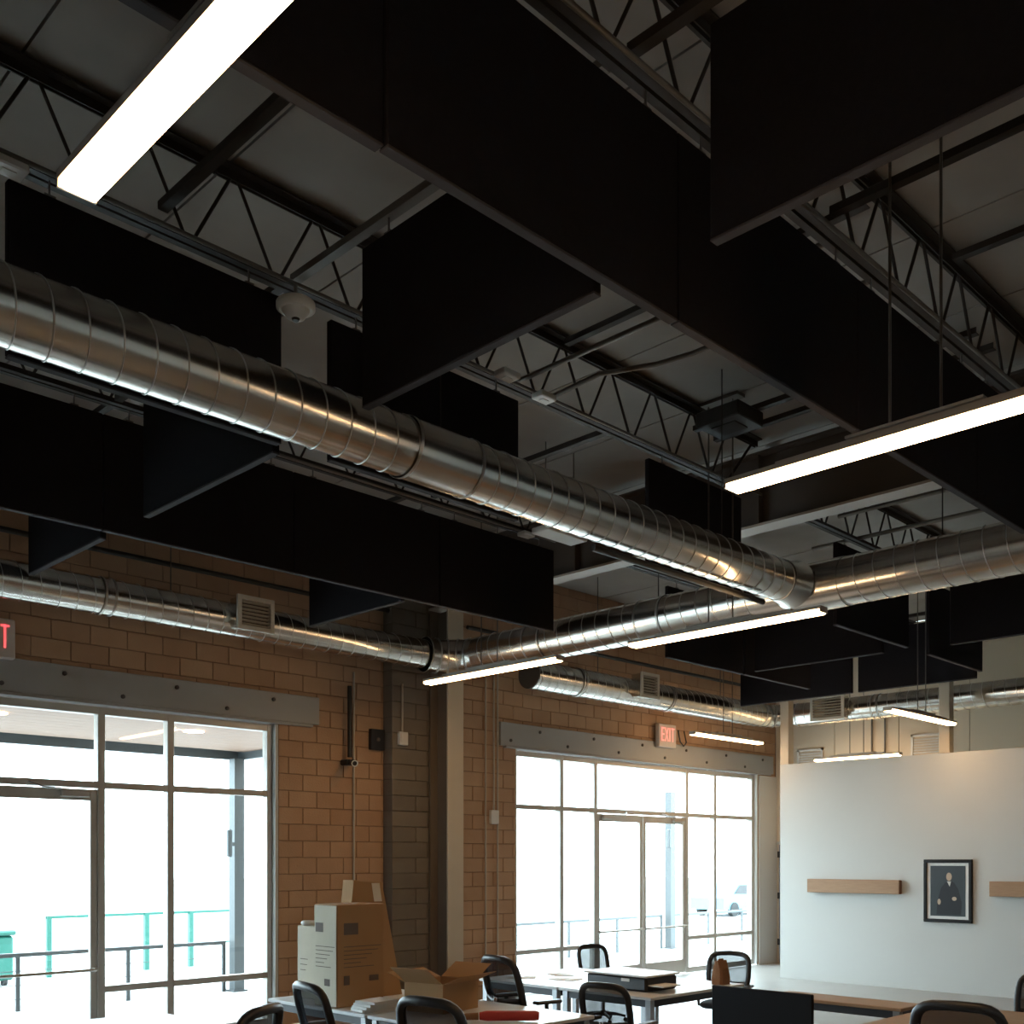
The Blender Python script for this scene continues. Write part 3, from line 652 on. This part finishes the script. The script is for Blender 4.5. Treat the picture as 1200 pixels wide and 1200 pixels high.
def make_chair():
    r = empty('office_chair', (0, 0, 0))
    def part(b, nm, m, par=None):
        o = bpy.data.objects.new(nm, b.mesh(nm, m, (0, 0, 0))); C.objects.link(o); o.parent = par or r; return o
    # local: sitter faces +y
    n = 28; W, H = .235, .25; cz = .77
    def backp(u, v_):                                                # u, v in -1..1 on the curved back
        return Vector((W*u*(1-.10*(v_ < 0)*abs(v_)), -.25-.07*v_ + .05*u*u - .02*(1-v_*v_), cz+H*v_ - .012*u*u*(v_ > 0)))
    loop = []
    for k in range(n):
        a = 2*PI*k/n; c, s_ = math.cos(a), math.sin(a); e = .42
        loop.append(backp(math.copysign(abs(c)**e, c), math.copysign(abs(s_)**e, s_)))
    part(MB().sweep(loop, .03, 8, closed=True), 'back_frame', 'chair_black')
    g = MB(); N = 8; vs = [backp(-.93+1.86*i/N, -.93+1.86*j/N) for j in range(N+1) for i in range(N+1)]
    g.add(vs, [(j*(N+1)+i, j*(N+1)+i+1, (j+1)*(N+1)+i+1, (j+1)*(N+1)+i) for j in range(N) for i in range(N)], True)
    part(g, 'mesh_back', 'chair_mesh')
    part(MB().sweep([backp(-.95, -.35)+Vector((0, -.02, 0)), backp(-.4, -.4)+Vector((0, -.035, 0)), backp(.4, -.4)+Vector((0, -.035, 0)), backp(.95, -.35)+Vector((0, -.02, 0))], .024, 8), 'lumbar_bar', 'chair_black')
    part(MB().sweep([(0, -.30, .70), (0, -.31, .56), (0, -.24, .44), (0, -.08, .41)], [.022, .028, .03, .03], 8), 'spine', 'chrome')
    s = MB(); prof = []
    N = 20
    ring = lambda z, k: [(k*.245*math.copysign(abs(math.cos(2*PI*i/N))**.5, math.cos(2*PI*i/N)), .02+k*.235*math.copysign(abs(math.sin(2*PI*i/N))**.5, math.sin(2*PI*i/N)), z) for i in range(N)]
    R = [ring(.425, .86), ring(.44, .97), ring(.465, 1.0), ring(.485, .96), ring(.495, .82)]
    s.add([p for q_ in R for p in q_], [(j*N+i, j*N+(i+1) % N, (j+1)*N+(i+1) % N, (j+1)*N+i) for j in range(4) for i in range(N)] + [tuple(range(N))[::-1], tuple(range(4*N, 5*N))], True)
    part(s, 'seat', 'chair_cloth')
    for e in (-1, 1):
        a = part(MB().sweep([(e*.2, .0, .42), (e*.29, .0, .44), (e*.295, .0, .55), (e*.285, .0, .655)], .018, 8), 'armrest', 'chair_black')
        part(MB().cbox(e*.285-.04, e*.285+.04, -.12, .14, .655, .685, .012), 'arm_pad', 'chair_black', a)
    part(MB().sweep([(0, 0, .1), (0, 0, .42)], [.03, .022], 12), 'gas_lift', 'chrome')
    part(MB().lathe([(.05, .075), (.05, .13), (.035, .15)], 14), 'hub', 'chair_black')
    for k in range(5):
        a = 2*PI*k/5; c, s_ = math.cos(a), math.sin(a)
        l = part(MB().sweep([(.03*c, .03*s_, .115), (.2*c, .2*s_, .1), (.31*c, .31*s_, .075)], [.028, .022, .016], 8), 'base_leg', 'chair_black')
        part(MB().sweep([(.31*c-.02*s_, .31*s_+.02*c, .03), (.31*c+.02*s_, .31*s_-.02*c, .03)], .03, 12), 'caster', 'black_plastic', l)
    return r
chairs = [(4.68, 6.42, -100, 1.07, 'black mesh office chair in front of the tall carton face painted as lit'), (4.62, 5.1, -82, 1.1, 'black mesh office chair facing the open carton'),
          (6.93, 6.75, -100, 1.1, 'black mesh office chair against the brick between column and window'), (6.98, 5.7, -80, .95, 'black mesh office chair behind the desk with the red roll'),
          (10.1, 8.5, 165, .9, 'black mesh office chair at the desk edge before the far window door'), (9.75, 6.5, 110, .95, 'black mesh office chair beside the brown bag'),
          (6.75, 2.68, -80, 1.1, 'black mesh office chair at the large wooden desk'), (9.75, 3.3, 90, .95, 'black mesh office chair at the far side of the large wooden desk'),
          (3.3, 5.85, 30, 1.08, 'black office chair turned to the white desk nearest the window')]
pc_ = make_chair()
for i, (x, y, rz, sc_, lab) in enumerate(chairs):
    o = pc_ if i == 0 else copy_tree(pc_)
    o.location = (x, y, 0); o.rotation_euler.z = math.radians(rz); o.scale = (sc_,)*3; tag(o, lab, 'chair', 'black mesh office chairs')

# cartons on the desk
def lines(par, face, x, y, z, wd, n, dz, m='ink'):
    """short printed lines: face 'y' faces -y (x, z vary), 'x' faces -x"""
    b = MB()
    for k in range(n):
        l = wd*(1, .92, .75, .6, .45, .8)[k % 6]
        if face == 'y': b.box(x, x+l, y-.001, y, z-k*dz-.006, z-k*dz)
        else: b.box(x-.001, x, y-l, y, z-k*dz-.006, z-k*dz)
    b.build('print', m, par)
bx = empty('tall_carton', (5.54, 7.55, .742), 'tall brown carton on the desk, window light painted on one side', 'carton')
MB().cbox(5.30, 5.80, 7.4, 7.74, .742, 1.62, .006).build('body', 'cardboard', bx)
MB().box(5.297, 5.2995, 7.41, 7.73, .75, 1.61).build('lit_side', 'cardboard_pale', bx)  # window light on this side, painted as a paler sheet
MB().box(5.37, 5.52, 7.397, 7.3995, 1.36, 1.46).build('logo', 'ink', bx); lines(bx, 'y', 5.37, 7.3995, 1.26, .4, 6, .035)
MB().box(5.64, 5.74, 7.397, 7.3995, .95, 1.0).box(5.37, 5.43, 7.397, 7.3995, .93, 1.01).build('marks', 'ink', bx)
MB().box(5.295, 5.2968, 7.6, 7.71, 1.38, 1.46).build('logo', 'ink', bx); lines(bx, 'x', 5.2968, 7.71, 1.26, .28, 6, .035)
MB().box(5.295, 5.2968, 7.5, 7.58, .92, .98).build('marks', 'ink', bx)
lt = empty('leaning_carton', (5.86, 7.8, .742), 'flat brown carton leaning behind the tall one with a pale sticker', 'carton')
MB().poly([(5.62, 7.76, .742), (6.3, 7.76, .742), (6.06, 7.76, 1.80), (5.74, 7.76, 1.82)], (0, .16, 0)).build('body', 'cardboard', lt)
MB().poly([(5.97, 7.757, 1.62), (6.06, 7.757, 1.62), (6.03, 7.757, 1.79), (5.94, 7.757, 1.79)], (0, .002, 0)).build('sticker', 'label_paper', lt)
sc = empty('short_carton', (5.5, 8.1, .742), 'short pale carton behind the tall one, white tape on top', 'carton')
MB().cbox(5.5, 5.8, 7.97, 8.3, .742, 1.40, .006).build('body', 'cardboard_pale', sc); MB().box(5.55, 5.63, 7.966, 7.9695, 1.22, 1.38).build('sticker', 'label_paper', sc)
lines(sc, 'x', 5.499, 8.25, 1.1, .12, 3, .05)
tp = MB().sweep([T((5.57, 8.22, 1.423)) @ Vector((.05*math.cos(a), .05*math.sin(a), 0)) for a in [2*PI*k/18 for k in range(18)]], .022, 8, closed=True)
tag(tp.build('tape_roll', 'paper'), 'white roll of tape on top of the short carton', 'tape')
oc = empty('open_carton', (6.0, 6.6, .742), 'open brown carton with raised flaps on the desk', 'carton')
Mo = T((5.9, 6.74, .742)) @ Matrix.Rotation(math.radians(12), 4, 'Z')
for args, nm in (((-.25, .25, -.2, -.194, 0, .24), 'side'), ((-.25, .25, .194, .2, 0, .24), 'side'), ((-.25, -.244, -.194, .194, 0, .24), 'side'), ((.244, .25, -.194, .194, 0, .24), 'side'), ((-.244, .244, -.194, .194, 0, .006), 'bottom')):
    MB().box(*args, M=Mo).build(nm, 'cardboard', oc)
for (px_, py_, ax, ang, w_, l_) in ((0, -.2, 'X', -22, .25, .2), (0, .2, 'X', 200, .25, .2)):
    Mf = Mo @ T((px_, py_, .243)) @ Matrix.Rotation(math.radians(ang), 4, ax); MB().box(-w_, w_, -l_, 0, -.002, .003, M=Mf).build('flap', 'cardboard', oc)
for sx, ang in ((-1, 35), (1, -28)):
    Mf = Mo @ T((sx*.25, 0, .243)) @ Matrix.Rotation(math.radians(ang), 4, 'Y'); MB().box(min(0, sx*.24), max(0, sx*.24), -.19, .19, -.002, .003, M=Mf).build('flap', 'cardboard', oc)
for k in range(4):
    Mp = T((5.45, 7.1-.02*k, .742+k*.024)) @ Matrix.Rotation(.12*k-.2, 4, 'Z')
    tag(MB().box(-.15, .15, -.11, .11, .001, .022, M=Mp).build('paper_stack', 'paper'), ['lowest bundle of papers in the pile before the tall carton', 'second bundle of papers in the pile before the tall carton', 'third bundle of papers in the pile before the tall carton', 'topmost bundle of papers in the pile before the tall carton'][k], 'papers', 'paper pile')
rt = empty('red_roll', (5.85, 5.85, .742), 'red rolled bundle lying on the white desk', 'roll')
MB().sweep([(5.66, 6.02, .783), (5.7, 5.98, .785), (5.98, 5.72, .785), (6.0, 5.70, .783)], [.03, .04, .04, .032], 14).build('roll', 'red_tube', rt)
MB().sweep([(5.53, 6.14, .775), (5.655, 6.025, .782)], [.025, .03], 12).build('bare_end', 'brown_bag', rt)
# printer, bag, monitor, papers on far desks
pn = empty('printer', (8.3, 6.3, .742), 'low black printer on the white desk before the far window', 'printer')
MB().cbox(8.0, 8.5, 6.2, 6.95, .742, .88, .02).build('body', 'black_plastic', pn); MB().cbox(7.98, 8.52, 6.18, 6.97, .881, .9, .006).build('lid', 'desk_white', pn); MB().box(8.03, 8.3, 6.02, 6.199, .80, .812).build('paper_tray', 'paper', pn)
MB().box(7.994, 7.9995, 6.4, 6.5, .83, .86).build('badge', 'paper', pn)
bg_ = empty('brown_bag', (9.1, 6.1, .742), 'small brown paper bag at the desk corner', 'bag')
b = MB(); prof = [(.10, .07, 0), (.10, .075, .06), (.085, .06, .16), (.09, .02, .24)]; N = 12
R = [[(9.1+a*math.copysign(abs(math.cos(2*PI*i/N))**.6, math.cos(2*PI*i/N)), 6.1+c*math.copysign(abs(math.sin(2*PI*i/N))**.6, math.sin(2*PI*i/N)), .742+z) for i in range(N)] for a, c, z in prof]
b.add([p for q_ in R for p in q_], [(j*N+i, j*N+(i+1) % N, (j+1)*N+(i+1) % N, (j+1)*N+i) for j in range(3) for i in range(N)] + [tuple(range(N))[::-1], tuple(range(3*N, 4*N))]); b.build('sack', 'brown_bag', bg_)
MB().box(9.06, 9.14, 6.095, 6.105, .975, 1.0).build('fold', 'brown_bag', bg_)
for (x, y, r_), lab in zip([(8.3, 7.5, .2), (8.6, 7.85, -.4), (8.1, 7.95, .7)], ['loose paper on the far white desk, nearest the printer', 'loose paper on the far white desk, by the window side', 'loose paper on the far white desk corner toward the brick']):
    tag(MB().box(-.105, .105, -.15, .15, .7415, .745, M=T((x, y, 0)) @ Matrix.Rotation(r_, 4, 'Z')).build('paper_sheet', 'paper'), lab, 'paper')
mo = empty('monitor', (6.3, 3.9, .742), 'large black monitor seen from behind before the white partition', 'monitor')
MB().cbox(6.27, 6.30, 3.5, 4.28, .84, 1.12, .006).build('screen', 'screen_black', mo)
MB().cbox(6.30, 6.34, 3.7, 4.08, .88, 1.06, .012).build('housing', 'black_plastic', mo)
MB().sweep([(6.35, 3.89, .75), (6.345, 3.89, .95)], .022, 10).build('stand', 'black_plastic', mo); MB().cbox(6.24, 6.46, 3.74, 4.04, .7425, .757, .004).build('foot', 'black_plastic', mo)

# ------------------------------------------------------------------ outside the windows
tag(MB().box(-30, 60, WALL_Y+.2, 16.2, -.35, -.15).build('terrace', 'concrete_out'), 'pale concrete terrace outside the windows', kind='structure')
tag(MB().box(-60, 120, 16.2, 120, -.6, -.4).build('ground', 'concrete_out'), 'pale open ground beyond the terrace', kind='structure')
def canopy(x0, x1, n, lab):
    t = empty('canopy', ((x0+x1)/2, 13.5, 3.75), lab, 'canopy')
    k = int((15.7-11.25)/.28)
    for i in range(k): MB().box(x0, x1, 11.25+i*.28, 11.25+i*.28+.272, 3.78, 3.82).build('board', 'soffit', t)
    MB().box(x0, x1, 15.63, 15.75, 3.66, 3.95).build('fascia', 'steel_out', t); MB().box(x1, x1+.1, 11.25, 15.75, 3.66, 3.95).build('fascia', 'steel_out', t)
    MB().box(x0, x1, 11.22, 15.62, 3.83, 3.9).build('roof_sheet', 'steel_out', t)
    for x in (2.2, 4.6, 7.2):
        if x0 < x < x1: MB().lathe([(.14, 3.765), (.14, 3.779)], 20, T((x, 13.4, 0))).build('downlight', 'lamp_glow', t)
canopy(-1.0, 9.2, 1, 'wood lined entrance canopy outside the window by the cartons')
def outpost(x, y, lab, lampz=None):
    t = empty('outdoor_post', (x, y, -.15), lab, 'post')
    MB().box(x-.09, x+.09, y-.09, y+.09, -.15, 3.66).build('shaft', 'steel_out', t)
    MB().box(x-.13, x+.13, y-.13, y+.13, -.149, -.12).build('foot_plate', 'steel_out', t)
    if lampz: MB().cbox(x-.24, x-.16, y-.16, y-.06, lampz, lampz+.45, .02).box(x-.17, x-.08, y-.12, y-.1, lampz+.18, lampz+.24).build('lantern', 'steel_out', t)
outpost(9.1, 15.5, 'grey steel post with a lantern outside the window by the cartons', 2.05)
outpost(20.95, 15.5, 'blue grey steel post with a lantern outside the window by the partition', 2.3)
def railing(x0, x1, lab):
    t = empty('railing', ((x0+x1)/2, 15.6, -.15), lab, 'railing')
    MB().cbox(x0, x1, 15.57, 15.63, .62, .68, .008).build('top_rail', 'steel_out', t)
    n = int((x1-x0)/1.45)
    for i in range(n+1):
        x = x0+.03+(x1-x0-.06)*i/n; MB().box(x-.03, x+.03, 15.58, 15.62, -.15, .62).build('post', 'steel_out', t)
    for z in (.02, .22, .42): MB().sweep([(x0, 15.6, z), (x1, 15.6, z)], .006, 5).build('cable', 'steel_out', t)
railing(-2.5, 8.95, 'grey cable railing on the terrace outside the window by the cartons')
railing(14.0, 20.75, 'grey cable railing outside the far window, up to the blue grey post')
railing(21.15, 32.0, 'grey cable railing outside the far window, beyond the blue grey post')
gf = empty('green_fence', (11.0, 22, -.4), 'green metal fence standing beyond the terrace railing', 'fence')
for i in range(5): MB().box(8.6+i*1.05-.05, 8.6+i*1.05+.05, 21.95, 22.05, -.4, .85).build('post', 'green_paint', gf)
MB().box(8.55, 12.85, 21.97, 22.03, .80, .86).build('rail', 'green_paint', gf); MB().box(8.55, 12.85, 21.98, 22.02, .1, .14).build('rail', 'green_paint', gf)
gb = empty('green_bin', (7.2, 21.5, -.4), 'green bin beyond the terrace railing', 'bin')
MB().cbox(6.8, 7.6, 21.1, 21.9, -.3, .55, .04).build('body', 'green_paint', gb); MB().cbox(6.77, 7.63, 21.05, 21.93, .56, .66, .03).build('lid', 'green_paint', gb)
for x in (6.95, 7.45): MB().sweep([(x-.04, 21.2, -.32), (x+.04, 21.2, -.32)], .08, 12).build('wheel', 'tyre', gb)
cr = empty('parked_car', (40, 26, -.4), 'blue car parked far outside the window by the partition', 'car')
MB().poly([(37.8, 25.2, -.1), (42.2, 25.2, -.1), (42.2, 25.2, .35), (41.2, 25.2, .5), (40.4, 25.2, .98), (38.9, 25.2, .98), (38.2, 25.2, .55), (37.8, 25.2, .4)], (0, 1.7, 0)).build('body', 'car_paint', cr)
MB().poly([(38.6, 25.19, .56), (40.9, 25.19, .52), (40.3, 25.19, .92), (39.0, 25.19, .92)], (0, -.01, 0)).build('side_window', 'black_plastic', cr)
for x in (38.6, 41.4):
    for y in (25.15, 26.75): MB().sweep([(x, y, -.1), (x, y+.2, -.1)], .3, 18).build('wheel', 'tyre', cr)
